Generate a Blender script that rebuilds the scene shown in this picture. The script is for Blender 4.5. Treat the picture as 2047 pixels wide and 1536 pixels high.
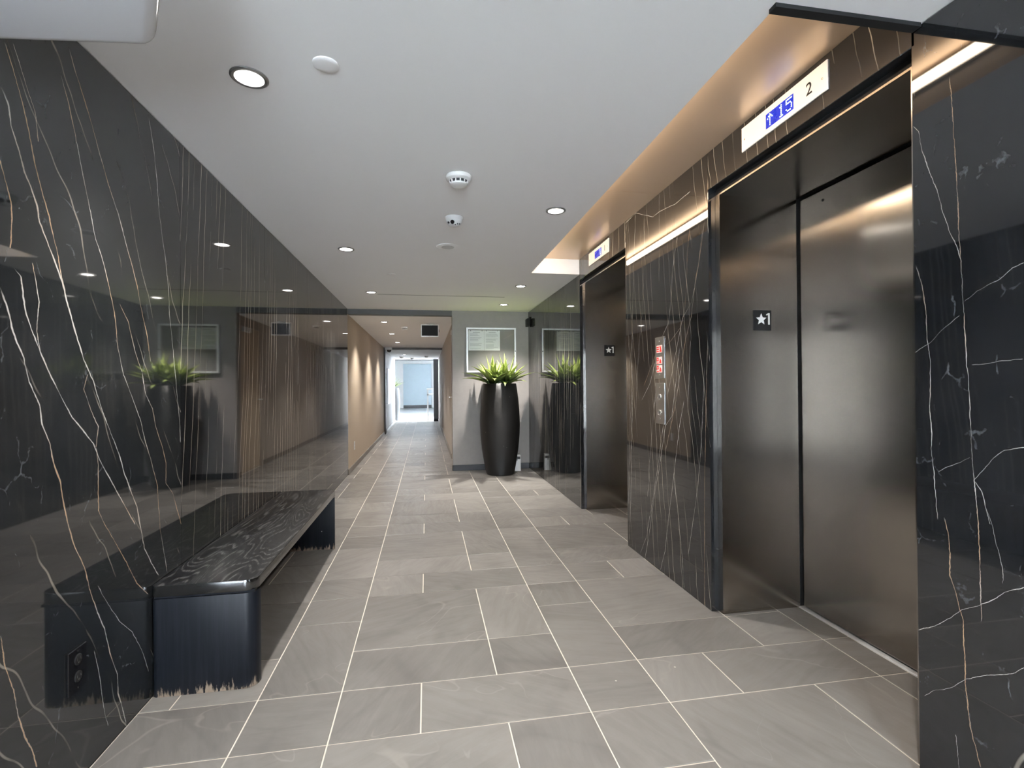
import bpy, bmesh, math, random
from mathutils import Vector, Matrix
random.seed(7)
for o in list(bpy.data.objects): bpy.data.objects.remove(o, do_unlink=True)
S = bpy.context.scene
COL = S.collection

SKY, EXPO, POWER, SPOT, LED, MARBLE_IOR = 27.0, 0.92, 74.0, 104, 11.0, 1.85
VEIN_W, STEEL_ROT = .62, 0.0

# ------------------------------------------------------------------ camera
CAM_H = 1.165
F_PX, YAW, PITCH, ROLL = 989.33, .171218, .0045486, -.0079034
_fw = Vector((math.sin(YAW)*math.cos(PITCH), math.cos(YAW)*math.cos(PITCH), math.sin(PITCH)))
_r = Vector((math.cos(YAW), -math.sin(YAW), 0))
_u = _r.cross(_fw)
_r2 = _r*math.cos(ROLL) + _u*math.sin(ROLL)
_u2 = _r2.cross(_fw)
cam_d = bpy.data.cameras.new('camera')
cam = bpy.data.objects.new('camera', cam_d); COL.objects.link(cam)
cam.matrix_world = Matrix(((_r2.x, _u2.x, -_fw.x, 0), (_r2.y, _u2.y, -_fw.y, 0), (_r2.z, _u2.z, -_fw.z, CAM_H), (0, 0, 0, 1)))
cam_d.sensor_width = 36; cam_d.lens = F_PX/2047*36; cam_d.clip_start = .02; cam_d.clip_end = 200
S.camera = cam

# ------------------------------------------------------------------ world (overcast daylight, enters through the windows), exposure
W = bpy.data.worlds.new('sky'); S.world = W; W.use_nodes = True
_bg = W.node_tree.nodes['Background']; _bg.inputs[0].default_value = (.80, .90, 1.0, 1); _bg.inputs[1].default_value = SKY
vs = S.view_settings
vs.view_transform = 'Standard'; vs.look = 'None'; vs.gamma = 1; vs.use_curve_mapping = False; vs.exposure = EXPO

# ------------------------------------------------------------------ helpers
def tag(o, label=None, cat=None, group=None, kind=None):
    if label: o['label'] = label
    if cat: o['category'] = cat
    if group: o['group'] = group
    if kind: o['kind'] = kind
    return o
def thing(name, label, cat, loc=(0, 0, 0), group=None):
    o = bpy.data.objects.new(name, None); COL.objects.link(o); o.location = loc; o.empty_display_size = .05
    return tag(o, label, cat, group)
def link(name, me, mat, parent=None, smooth=False, world=True):
    """mesh in world coordinates; when the parent is placed somewhere, keep the mesh where it is"""
    if mat and len(me.materials) == 0: me.materials.append(mat)
    if smooth:
        for p in me.polygons: p.use_smooth = True
    o = bpy.data.objects.new(name, me); COL.objects.link(o)
    if parent:
        o.parent = parent
        if world: o.matrix_parent_inverse = Matrix.Translation(-parent.location) if parent.parent is None else Matrix.Identity(4)
    return o
class MB:
    def __init__(s): s.bm = bmesh.new()
    def box(s, x0, x1, y0, y1, z0, z1, bev=0, seg=1):
        m = Matrix.Translation(((x0+x1)/2, (y0+y1)/2, (z0+z1)/2)) @ Matrix.Diagonal((abs(x1-x0), abs(y1-y0), abs(z1-z0), 1))
        r = bmesh.ops.create_cube(s.bm, size=1, matrix=m)
        if bev:
            es = list({e for v in r['verts'] for e in v.link_edges})
            bmesh.ops.bevel(s.bm, geom=es, offset=bev, segments=seg, affect='EDGES', profile=.5)
        return s
    def prism(s, poly, axis, a, b, bev=0):
        """poly: list of 2-D points; axis x: poly=(y,z); y: (x,z); z: (x,y)"""
        def P(p, t):
            return {'x': (t, p[0], p[1]), 'y': (p[0], t, p[1]), 'z': (p[0], p[1], t)}[axis]
        n = len(poly)
        va = [s.bm.verts.new(P(p, a)) for p in poly]; vb = [s.bm.verts.new(P(p, b)) for p in poly]
        fs = [s.bm.faces.new(va), s.bm.faces.new(vb[::-1])]
        for i in range(n): fs.append(s.bm.faces.new((va[i], vb[i], vb[(i+1) % n], va[(i+1) % n])))
        bmesh.ops.recalc_face_normals(s.bm, faces=fs)
        if bev:
            es = [e for e in {e for f in fs[:2] for e in f.edges}]
            bmesh.ops.bevel(s.bm, geom=es, offset=bev, segments=2, affect='EDGES', profile=.5)
        return s
    def lathe(s, prof, c, n=32, axis='z', closed=False):
        rings = []
        for r, h in prof:
            ring = []
            for k in range(n):
                t = 2*math.pi*k/n; a, b = r*math.cos(t), r*math.sin(t)
                p = {'z': (c[0]+a, c[1]+b, c[2]+h), 'x': (c[0]+h, c[1]+a, c[2]+b), 'y': (c[0]+a, c[1]+h, c[2]+b)}[axis]
                ring.append(s.bm.verts.new(p))
            rings.append(ring)
        fs = []
        pairs = list(zip(rings, rings[1:]))
        if closed: pairs.append((rings[-1], rings[0]))
        for A, B in pairs:
            for k in range(n): fs.append(s.bm.faces.new((A[k], A[(k+1) % n], B[(k+1) % n], B[k])))
        if not closed:
            fs.append(s.bm.faces.new(rings[0][::-1])); fs.append(s.bm.faces.new(rings[-1]))
        bmesh.ops.recalc_face_normals(s.bm, faces=fs)
        return s
    def tube(s, pts, r, n=8):
        pts = [Vector(p) for p in pts]; rings = []
        for i, p in enumerate(pts):
            d = (pts[min(i+1, len(pts)-1)]-pts[max(i-1, 0)]).normalized()
            a = d.orthogonal().normalized(); b = d.cross(a)
            rings.append([s.bm.verts.new(p+(a*math.cos(2*math.pi*k/n)+b*math.sin(2*math.pi*k/n))*r) for k in range(n)])
        fs = []
        for A, B in zip(rings, rings[1:]):
            for k in range(n): fs.append(s.bm.faces.new((A[k], A[(k+1) % n], B[(k+1) % n], B[k])))
        fs.append(s.bm.faces.new(rings[0][::-1])); fs.append(s.bm.faces.new(rings[-1]))
        bmesh.ops.recalc_face_normals(s.bm, faces=fs)
        return s
    def mesh(s, name):
        me = bpy.data.meshes.new(name); s.bm.to_mesh(me); s.bm.free(); return me
    def build(s, name, mat, parent=None, smooth=False):
        return link(name, s.mesh(name), mat, parent, smooth)
def struct(name, mb, mat, parent=None):
    return tag(mb.build(name, mat, parent), kind='structure')
def auto_smooth(o, ang=40):
    me = o.data
    for p in me.polygons: p.use_smooth = True
    bm = bmesh.new(); bm.from_mesh(me)
    for e in bm.edges:
        e.smooth = not (len(e.link_faces) == 2 and e.calc_face_angle(0) > math.radians(ang))
    bm.to_mesh(me); bm.free(); return o

# ------------------------------------------------------------------ materials
class NT:
    def __init__(s, name):
        s.mat = bpy.data.materials.new(name); s.mat.use_nodes = True
        s.t = s.mat.node_tree; s.b = s.t.nodes['Principled BSDF']
    def n(s, typ, **kw):
        nd = s.t.nodes.new(typ)
        for k, v in kw.items(): setattr(nd, k, v)
        return nd
    def l(s, a, b): s.t.links.new(a, b)
    def set(s, sock, v):
        if hasattr(v, 'node'): s.l(v, sock)
        else: sock.default_value = v
    def math(s, op, a, b=None, c=None, clamp=False):
        nd = s.n('ShaderNodeMath', operation=op, use_clamp=clamp)
        s.set(nd.inputs[0], a)
        if b is not None: s.set(nd.inputs[1], b)
        if c is not None: s.set(nd.inputs[2], c)
        return nd.outputs[0]
    def ramp(s, f, lo, hi, a=0., b=1.):
        nd = s.n('ShaderNodeMapRange', interpolation_type='SMOOTHSTEP')
        s.set(nd.inputs[0], f)
        for i, v in ((1, lo), (2, hi), (3, a), (4, b)): s.set(nd.inputs[i], v)
        return nd.outputs[0]
    def mix(s, f, a, b):
        nd = s.n('ShaderNodeMix', data_type='RGBA')
        s.set(nd.inputs[0], f)
        s.set(nd.inputs[6], (*a, 1) if isinstance(a, tuple) else a)
        s.set(nd.inputs[7], (*b, 1) if isinstance(b, tuple) else b)
        return nd.outputs[2]
    def pos(s):
        return s.n('ShaderNodeNewGeometry').outputs['Position']
    def obj(s):
        return s.n('ShaderNodeTexCoord').outputs['Object']
    def scale(s, v, sc, off=(0, 0, 0), rot=(0, 0, 0)):
        nd = s.n('ShaderNodeMapping'); s.l(v, nd.inputs[0])
        nd.inputs['Location'].default_value = off; nd.inputs['Scale'].default_value = sc; nd.inputs['Rotation'].default_value = rot
        return nd.outputs[0]
    def noise(s, v, sc, det=4, rough=.55, dist=0, dim='3D', out=0):
        nd = s.n('ShaderNodeTexNoise', noise_dimensions=dim)
        if dim == '1D': s.set(nd.inputs['W'], v)
        else: s.l(v, nd.inputs['Vector'])
        nd.inputs['Scale'].default_value = sc; nd.inputs['Detail'].default_value = det
        nd.inputs['Roughness'].default_value = rough; nd.inputs['Distortion'].default_value = dist
        return nd.outputs[out]
    def bump(s, h, strength, dist=.002):
        nd = s.n('ShaderNodeBump'); nd.inputs['Strength'].default_value = strength; nd.inputs['Distance'].default_value = dist
        s.l(h, nd.inputs['Height']); s.l(nd.outputs[0], s.b.inputs['Normal'])
    def base(s, c): s.set(s.b.inputs['Base Color'], (*c, 1) if isinstance(c, tuple) else c)
    def rough(s, r): s.set(s.b.inputs['Roughness'], r)
    def p(s, **kw):
        for k, v in kw.items(): s.set(s.b.inputs[k.replace('_', ' ')], v)
def simple(name, col, rough=.5, metal=0., var=.06, vscale=20, bump=0, ior=1.5):
    N = NT(name); p = N.obj(); f = N.noise(p, vscale)
    N.base(N.mix(f, tuple(c*(1-var) for c in col), tuple(min(1, c*(1+var)) for c in col)))
    N.rough(rough); N.p(Metallic=metal, IOR=ior)
    if bump: N.bump(N.noise(p, vscale*8), bump, .001)
    return N.mat
def emit(name, col, strength, base=(.8, .8, .8)):
    N = NT(name); N.base(base); N.b.inputs['Emission Color'].default_value = (*col, 1); N.b.inputs['Emission Strength'].default_value = strength
    f = N.noise(N.obj(), 30); N.rough(N.ramp(f, 0, 1, .25, .3))
    return N.mat

M = {}
M['ceiling'] = simple('ceiling_paint', (.91, .908, .90), .7, var=.012, vscale=3, bump=.04)
M['white'] = simple('white_plastic', (.82, .82, .80), .35, var=.02)
M['white_gloss'] = simple('white_gloss_plastic', (.80, .82, .86), .12, var=.015, vscale=8)
M['offwhite'] = simple('grey_white_plastic', (.62, .62, .61), .4, var=.03)
M['black'] = simple('black_paint', (.006, .006, .0065), .75, var=.2)
M['pilaster'] = simple('dark_brown_pilaster', (.035, .029, .024), .5, var=.1)
M['black_gloss'] = simple('black_gloss', (.01, .01, .011), .15, var=.2)
M['dark_ring'] = simple('dark_chrome', (.16, .16, .16), .25, 1, var=.1)
M['alu'] = simple('white_aluminium', (.80, .82, .84), .35, .35, var=.03)
M['base_dark'] = simple('dark_baseboard', (.022, .022, .024), .35, var=.15)
M['base_taupe'] = simple('taupe_baseboard', (.20, .175, .15), .4, var=.06)
M['screw'] = simple('screw_steel', (.75, .74, .72), .25, 1)
M['grey_paint'] = simple('dark_grey_paint', (.05, .053, .057), .5, var=.08)
M['bulkhead'] = simple('bulkhead_paint', (.10, .098, .095), .55, var=.06)
M['lens'] = emit('downlight_lens', (1, .95, .88), 14)
M['led'] = emit('led_strip', (1, .80, .58), LED)
M['pale_blue'] = simple('pale_blue_wall', (.50, .60, .66), .6, var=.03, vscale=2)

def wallpaper(name, c1, c2, vertical=False):
    N = NT(name); p = N.pos()
    if vertical: f = N.noise(N.scale(p, (40, 40, 1.2)), 1.6, 6, .6)
    else: f = N.noise(p, 9, 8, .7)
    g = N.noise(N.scale(p, (300, 300, 300)), 1, 2)
    N.base(N.mix(f, c1, c2)); N.rough(.62); N.bump(g, .12, .0006)
    return N.mat
M['rear'] = wallpaper('taupe_wallpaper', (.255, .240, .228), (.345, .320, .300))
M['beige'] = wallpaper('beige_wood_grain_vinyl', (.46, .37, .275), (.56, .46, .355), True)
M['greige'] = wallpaper('greige_wood_grain_vinyl', (.37, .33, .29), (.47, .42, .37), True)
M['doorwood'] = wallpaper('pale_oak_door', (.50, .41, .31), (.60, .50, .39), True)

def slate():
    N = NT('slate_tile'); p = N.pos()
    a = N.n('ShaderNodeAttribute', attribute_name='rnd').outputs['Fac']
    off = N.n('ShaderNodeCombineXYZ'); N.l(N.math('MULTIPLY', a, 37.), off.inputs[0]); N.l(N.math('MULTIPLY', a, 91.), off.inputs[1]); N.l(N.math('MULTIPLY', a, 13.), off.inputs[2])
    ad = N.n('ShaderNodeVectorMath', operation='ADD'); N.l(p, ad.inputs[0]); N.l(off.outputs[0], ad.inputs[1]); q = ad.outputs[0]
    rot = N.n('ShaderNodeVectorRotate', rotation_type='Z_AXIS'); N.l(q, rot.inputs['Vector']); N.l(N.math('MULTIPLY', a, 19.), rot.inputs['Angle']); q2 = rot.outputs[0]
    cl = N.noise(q, 2.2, 6, .55, .8)
    streak = N.noise(N.scale(q2, (3, 16, 3)), 1.6, 8, .65, .6)
    ed = N.n('ShaderNodeTexVoronoi', feature='DISTANCE_TO_EDGE'); N.l(N.scale(q2, (1.6, 3.2, 1)), ed.inputs['Vector']); ed.inputs['Scale'].default_value = .9
    cleft = N.ramp(N.math('ADD', ed.outputs['Distance'], N.math('MULTIPLY', cl, .25)), .10, .17)
    c1 = N.mix(N.ramp(streak, .30, .72), (.205, .192, .178), (.262, .247, .230))
    c2 = N.mix(N.ramp(cl, .36, .66), (.205, .193, .179), (.268, .254, .237))
    c = N.mix(.55, c1, c2)
    c = N.mix(N.math('MULTIPLY', N.math('SUBTRACT', 1., cleft), .45), c, (.165, .155, .144))
    tone = N.ramp(a, 0, 1, .77, 1.02)
    hsv = N.n('ShaderNodeHueSaturation'); N.l(c, hsv.inputs['Color']); N.l(tone, hsv.inputs['Value'])
    vein = N.noise(q, 1.1, 3, .5, 1.6)
    vm = N.math('MULTIPLY', N.ramp(N.math('ABSOLUTE', N.math('SUBTRACT', vein, .5)), .006, .0, 0, 1), N.ramp(N.noise(q, 1.7, 2), .52, .6))
    c = N.mix(N.math('MULTIPLY', vm, .25), hsv.outputs[0], (.42, .39, .35))
    vo = N.n('ShaderNodeTexVoronoi', feature='F1'); N.l(p, vo.inputs['Vector']); vo.inputs['Scale'].default_value = 9
    spk = N.math('MULTIPLY', N.ramp(vo.outputs['Distance'], .045, .03, 0, 1), N.math('GREATER_THAN', N.noise(vo.outputs['Position'], 3.3, 1), .60))
    c = N.mix(spk, c, (.6, .57, .52))
    N.base(c); N.rough(N.ramp(streak, .3, .7, .42, .30)); N.p(IOR=1.45)
    N.bump(N.math('ADD', N.math('MULTIPLY', cleft, .5), streak), .10, .002)
    return N.mat
M['slate'] = slate()
M['grout'] = simple('cream_grout', (.72, .66, .58), .75, var=.12, vscale=12)

def marble(name, veins, hveins=(), thin=(8., .0, 2.2), speck=.5, seed=0., thin_k=.5, thin_w=.022, haze=(.0, .0, .0)):
    """near-black marble; veins = traced lines y(z), hveins = z(y), thin = (frequency, lean, waviness) of the fine parallel veins"""
    N = NT(name); p = N.pos()
    sp = N.n('ShaderNodeSeparateXYZ'); N.l(p, sp.inputs[0]); Y, Z = sp.outputs[1], sp.outputs[2]
    jit = N.math('ADD', N.math('MULTIPLY', N.math('SUBTRACT', N.noise(p, 18, 4, .6), .5), .009), N.math('MULTIPLY', N.math('SUBTRACT', N.noise(p, 75, 3, .65), .5), .005))
    fade = N.ramp(N.noise(p, 7, 3, .6), .30, .50, .50, 1.)
    wv = N.ramp(N.noise(p, 14, 2), .3, .7, VEIN_W*.45, VEIN_W*1.25)
    warm_n = N.noise(p, 3.1, 2)
    tot = None; warm = None
    for vert, lst in ((True, veins), (False, hveins)):
        for pts, w, c in lst:
            q = sorted([(b, a) for a, b in pts] if vert else [(a, b) for a, b in pts])
            r = [q[0]]
            for t in q[1:]:
                if t[0]-r[-1][0] > .004: r.append(t)
            q = r
            lo, hi = q[0][0], q[-1][0]; vlo = min(t[1] for t in q); vhi = max(t[1] for t in q)
            sa, sb = hi-lo, max(vhi-vlo, .01)
            u = N.math('DIVIDE', N.math('SUBTRACT', Z if vert else Y, lo), sa)
            fc = N.n('ShaderNodeFloatCurve'); N.l(u, fc.inputs['Value'])
            cu = fc.mapping.curves[0]; P = [((a-lo)/sa, (b-vlo)/sb) for a, b in q]
            cu.points[0].location = P[0]; cu.points[1].location = P[-1]
            for t in P[1:-1]: cu.points.new(*t)
            for t in cu.points: t.handle_type = 'VECTOR'
            fc.mapping.update()
            v = N.math('MULTIPLY_ADD', fc.outputs[0], sb, vlo)
            d = N.math('ABSOLUTE', N.math('ADD', N.math('SUBTRACT', Y if vert else Z, v), jit))
            k = N.ramp(d, N.math('MULTIPLY', wv, w), N.math('MULTIPLY', wv, w*.35), 0, 1)
            edge = N.math('MULTIPLY', N.ramp(u, -.004, .01), N.ramp(u, 1.004, .97, 0, 1))
            k = N.math('MULTIPLY', N.math('MULTIPLY', k, edge), fade)
            kw = N.math('MULTIPLY', k, c)
            tot = k if tot is None else N.math('MAXIMUM', tot, k)
            warm = kw if warm is None else N.math('MAXIMUM', warm, kw)
    fr, lean, wav = thin
    uu = N.math('ADD', N.math('ADD', N.math('MULTIPLY', Y, fr), N.math('MULTIPLY', Z, lean*fr)), N.math('MULTIPLY', N.math('SUBTRACT', N.noise(N.scale(p, (1, 1.2, 1)), .8, 4, .6), .5), wav))
    vo = N.n('ShaderNodeTexVoronoi', feature='DISTANCE_TO_EDGE', voronoi_dimensions='1D'); N.set(vo.inputs['W'], N.math('ADD', uu, seed)); vo.inputs['Scale'].default_value = 1
    tv = N.math('MULTIPLY', N.ramp(vo.outputs['Distance'], thin_w, thin_w*.25, 0, 1), N.ramp(N.noise(N.scale(p, (1, 2.2, .5)), 2.1, 3), .42, .60))
    # short crackly white flecks
    v2 = N.n('ShaderNodeTexVoronoi', feature='DISTANCE_TO_EDGE'); ds = N.n('ShaderNodeVectorMath', operation='ADD')
    nz = N.n('ShaderNodeTexNoise'); N.l(p, nz.inputs['Vector']); nz.inputs['Scale'].default_value = 7; nz.inputs['Detail'].default_value = 6
    nm = N.n('ShaderNodeVectorMath', operation='SCALE'); N.l(nz.outputs['Color'], nm.inputs[0]); nm.inputs['Scale'].default_value = 1.1
    N.l(N.scale(p, (9, 9, 6)), ds.inputs[0]); N.l(nm.outputs[0], ds.inputs[1]); N.l(ds.outputs[0], v2.inputs['Vector']); v2.inputs['Scale'].default_value = 1.1
    fl = N.math('MULTIPLY', N.ramp(v2.outputs['Distance'], .030, .003, 0, 1), N.ramp(N.noise(p, 9, 5, .7), .51, .72))
    fl = N.math('MULTIPLY', fl, speck)
    cloud = N.noise(p, 2.4, 5, .6, .5)
    base = N.mix(N.ramp(cloud, .35, .7), (.010+haze[0], .0115+haze[1], .0135+haze[2]), (.020+haze[0], .0215+haze[1], .0240+haze[2]))
    base = N.mix(fl, base, (.22, .24, .26))
    base = N.mix(N.math('MULTIPLY', tv, thin_k), base, (.50, .45, .375))
    if tot is not None:
        vc = N.mix(N.ramp(N.math('MULTIPLY', warm, N.ramp(warm_n, .35, .6, .5, 1.4)), .25, .75), (.62, .60, .56), (.56, .36, .21))
        base = N.mix(N.math('MULTIPLY', tot, .92), base, vc)
    N.base(base); N.rough(.035); N.p(IOR=MARBLE_IOR)
    return N.mat

LEFT_VEINS = [
  ([(1.412,1.920),(1.435,1.887),(1.445,1.832),(1.469,1.782),(1.485,1.736),(1.507,1.705),(1.528,1.663),(1.539,1.620),(1.561,1.580),(1.586,1.539),(1.622,1.472),(1.646,1.407),(1.674,1.340),(1.711,1.256),(1.754,1.193),(1.791,1.106),(1.834,1.031),(1.888,0.939),(1.917,0.870),(1.988,0.741),(2.037,0.572),(2.101,0.480),(2.131,0.442)], 0.007, 0.35),
  ([(1.425,2.035),(1.451,1.983),(1.477,1.924),(1.499,1.860),(1.522,1.771),(1.543,1.715),(1.574,1.641),(1.606,1.545),(1.612,1.510),(1.635,1.435)], 0.0045, 0.8),
  ([(1.451,1.476),(1.473,1.459),(1.489,1.369),(1.509,1.326),(1.538,1.269),(1.571,1.210),(1.610,1.153),(1.658,1.086),(1.717,1.031),(1.753,0.995),(1.781,0.943),(1.833,0.873),(1.887,0.800),(1.946,0.721),(1.977,0.682)], 0.006, 0.45),
  ([(1.765,0.983),(1.777,0.922),(1.776,0.846),(1.776,0.781),(1.805,0.729),(1.832,0.695),(1.878,0.629),(1.926,0.561),(1.987,0.465),(2.058,0.399)], 0.0045, 0.9),
  ([(1.410,1.420),(1.435,1.361),(1.456,1.294),(1.483,1.248),(1.499,1.186),(1.534,1.126),(1.543,1.070),(1.571,1.016),(1.583,0.966),(1.609,0.904),(1.622,0.848),(1.632,0.801),(1.643,0.769),(1.664,0.708),(1.708,0.627),(1.738,0.536),(1.770,0.458),(1.804,0.393),(1.829,0.303),(1.870,0.207),(1.874,0.141),(1.902,0.065),(1.917,0.009)], 0.006, 0.6),
  ([(1.407,0.567),(1.422,0.480),(1.447,0.409),(1.460,0.332),(1.484,0.263),(1.512,0.198),(1.521,0.160)], 0.005, 0.6),
  ([(1.650,2.175),(1.678,2.118),(1.708,2.074),(1.747,2.010),(1.787,1.927),(1.821,1.865),(1.848,1.819),(1.885,1.763),(1.923,1.687),(1.958,1.618),(1.994,1.543),(2.026,1.449),(2.059,1.364),(2.082,1.269)], 0.005, 0.85),
  ([(2.024,1.228),(2.046,1.146),(2.092,1.093),(2.116,1.020),(2.165,0.935),(2.191,0.870),(2.190,0.788),(2.244,0.736),(2.285,0.648),(2.314,0.590)], 0.005, 0.7),
  ([(1.615,2.078),(1.649,2.009),(1.677,1.932),(1.699,1.860),(1.722,1.786),(1.745,1.715),(1.769,1.641),(1.802,1.585),(1.837,1.500),(1.863,1.419),(1.881,1.305),(1.910,1.219),(1.959,1.141),(2.012,1.053),(2.045,0.968),(2.079,0.900),(2.126,0.794),(2.138,0.692),(2.133,0.701),(2.145,0.611),(2.176,0.507),(2.195,0.432)], 0.0038, 0.6),
  ([(2.072,2.210),(2.113,2.086),(2.136,1.964),(2.148,1.861),(2.173,1.760),(2.198,1.678),(2.217,1.575),(2.223,1.471),(2.243,1.369),(2.263,1.264),(2.283,1.136),(2.304,1.027),(2.310,0.939)], 0.005, 0.1),
  ([(1.411,1.734),(1.431,1.679),(1.444,1.641),(1.446,1.590),(1.441,1.523)], 0.004, 0.7),
  ([(1.512,1.504),(1.535,1.404),(1.526,1.324),(1.538,1.269)], 0.004, 0.7),
  ([(1.730,1.214),(1.710,1.167),(1.741,1.103),(1.778,1.047),(1.765,0.983)], 0.004, 0.9),
  ([(1.451,2.049),(1.491,1.969),(1.523,1.914),(1.534,1.837)], 0.003, 0.5),
  ([(1.892,1.458),(1.941,1.400),(1.981,1.301),(2.024,1.228)], 0.003, 0.6),
  ([(1.771,0.544),(1.822,0.463),(1.885,0.377),(1.954,0.309),(2.017,0.210),(2.060,0.111)], 0.003, 0.2),
  ([(1.753,0.348),(1.777,0.265),(1.794,0.162),(1.819,0.069)], 0.003, 0.3),
]
NEAR_VEINS = [
  ([(1.247,1.934),(1.230,1.907),(1.220,1.846),(1.196,1.766),(1.177,1.714),(1.164,1.646),(1.146,1.592),(1.128,1.544),(1.116,1.494)], 0.0028, 0.1),
  ([(1.141,2.023),(1.133,1.891),(1.126,1.746),(1.123,1.651),(1.118,1.509),(1.113,1.398),(1.109,1.305),(1.104,1.212),(1.099,1.107),(1.097,1.029),(1.094,0.947),(1.085,0.849),(1.083,0.790),(1.079,0.729),(1.077,0.536)], 0.003, 0.6),
  ([(1.242,1.516),(1.225,1.454),(1.213,1.371),(1.211,1.297),(1.202,1.231),(1.203,1.172),(1.206,1.083),(1.200,1.034),(1.203,0.975),(1.196,0.907),(1.192,0.824),(1.188,0.776)], 0.0032, 0.5),
  ([(1.170,0.786),(1.157,0.737),(1.155,0.681),(1.154,0.624),(1.141,0.591),(1.130,0.544),(1.121,0.515),(1.122,0.459),(1.118,0.415),(1.119,0.345),(1.113,0.288),(1.107,0.237),(1.099,0.205),(1.083,0.149)], 0.0038, 1),
  ([(1.067,0.862),(1.063,0.841),(1.048,0.792),(1.035,0.734),(1.026,0.681),(1.026,0.655)], 0.0016, 0.1),
  ([(1.088,0.902),(1.072,0.878),(1.062,0.836),(1.055,0.798)], 0.0022, 0.1),
  ([(1.145,0.192),(1.137,0.106)], 0.0016, 0.1),
]
NEARH_VEINS = [
  ([(1.110,1.384),(1.079,1.406),(1.050,1.418),(1.027,1.426),(0.997,1.450),(0.973,1.456)], 0.002, 0.1),
  ([(1.248,1.257),(1.202,1.281),(1.172,1.312),(1.122,1.349)], 0.0016, 0.1),
  ([(1.093,1.212),(1.048,1.214),(1.029,1.220),(0.978,1.221)], 0.0014, 0.1),
  ([(1.090,0.906),(1.059,0.948),(1.043,0.972),(1.020,0.993),(0.977,1.006)], 0.0026, 0.1),
  ([(1.184,0.913),(1.140,0.940),(1.100,0.964)], 0.0016, 0.1),
  ([(1.249,0.430),(1.200,0.464),(1.157,0.508),(1.126,0.544),(1.078,0.580),(1.050,0.603),(1.023,0.634),(0.981,0.664)], 0.003, 0.05),
  ([(1.233,0.244),(1.203,0.278),(1.155,0.314),(1.119,0.359),(1.056,0.408),(1.007,0.439),(0.983,0.467)], 0.0022, 0.05),
]
PIER_VEINS = [
  ([(3.380,0.045),(3.352,0.315),(3.333,0.580),(3.325,0.864),(3.322,1.098),(3.312,1.332),(3.297,1.510),(3.285,1.725),(3.280,1.822),(3.273,1.957),(3.258,2.056),(3.240,2.197),(3.228,2.364),(3.231,2.500)], 0.0036, 0.1),
  ([(3.391,0.305),(3.358,0.707),(3.346,0.968),(3.352,1.360),(3.368,1.529),(3.390,1.734),(3.405,2.094),(3.405,2.354)], 0.0024, 0.3),
  ([(3.333,0.708),(3.306,0.945),(3.303,1.227),(3.314,1.653),(3.322,1.789),(3.325,2.002),(3.336,2.205),(3.360,2.388)], 0.0024, 0.2),
  ([(2.885,1.816),(2.880,1.955),(2.875,2.138),(2.868,2.360)], 0.002, 0.1),
  ([(3.150,1.064),(3.024,1.175),(2.873,1.438),(2.766,1.541),(2.729,1.685),(2.713,1.827),(2.691,1.909),(2.666,1.977),(2.644,2.036)], 0.0036, 0.2),
  ([(3.114,1.163),(2.932,1.365),(2.745,1.425),(2.622,1.495),(2.574,1.602),(2.556,1.707),(2.548,1.814),(2.542,1.902),(2.525,1.982),(2.499,2.067)], 0.0024, 0.7),
  ([(2.814,0.773),(2.683,1.076),(2.572,1.415),(2.508,1.536),(2.480,1.652),(2.457,1.742),(2.429,1.814),(2.397,1.910),(2.364,2.032)], 0.0024, 0.6),
  ([(2.785,1.107),(2.601,1.546),(2.505,1.617),(2.469,1.694),(2.434,1.790),(2.388,1.984)], 0.0024, 0.3),
  ([(2.558,1.008),(2.536,1.211),(2.518,1.412)], 0.0024, 0.4),
  ([(3.124,0.001),(3.049,0.205),(2.976,0.462),(2.902,0.646),(2.818,0.916),(2.735,0.980),(2.676,1.214),(2.638,1.381)], 0.0032, 0.1),
  ([(3.196,0.014),(3.101,0.153),(3.009,0.398),(2.925,0.644),(2.847,0.915)], 0.0028, 0.2),
  ([(2.901,0.009),(2.840,0.140),(2.782,0.386),(2.734,0.568),(2.695,0.733),(2.649,0.919),(2.592,1.079)], 0.0032, 0.1),
  ([(2.612,0.011),(2.635,0.219),(2.660,0.353),(2.692,0.488),(2.726,0.654)], 0.0024, 0.2),
  ([(2.565,0.213),(2.540,0.296),(2.500,0.452),(2.456,0.625),(2.425,0.803),(2.404,0.996),(2.381,1.256)], 0.0024, 0.3),
  ([(2.403,-0.031),(2.399,0.102),(2.396,0.302),(2.394,0.441),(2.389,0.670),(2.376,0.923),(2.362,1.208),(2.348,1.396)], 0.0024, 0.9),
  ([(3.074,0.427),(3.035,0.697),(2.987,0.927),(2.927,1.185)], 0.0024, 0.1),
  ([(3.250,0.972),(3.212,1.289),(3.173,1.497),(3.139,1.625),(3.113,1.786),(3.094,2.010),(3.078,2.331)], 0.0024, 0.1),
]
PIERH_VEINS = [
  ([(3.460,2.343),(3.217,2.356),(3.079,2.295),(2.958,2.241),(2.883,2.244),(2.769,2.233),(2.674,2.219),(2.607,2.222),(2.506,2.228)], 0.0035, 0.1),
]

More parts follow.
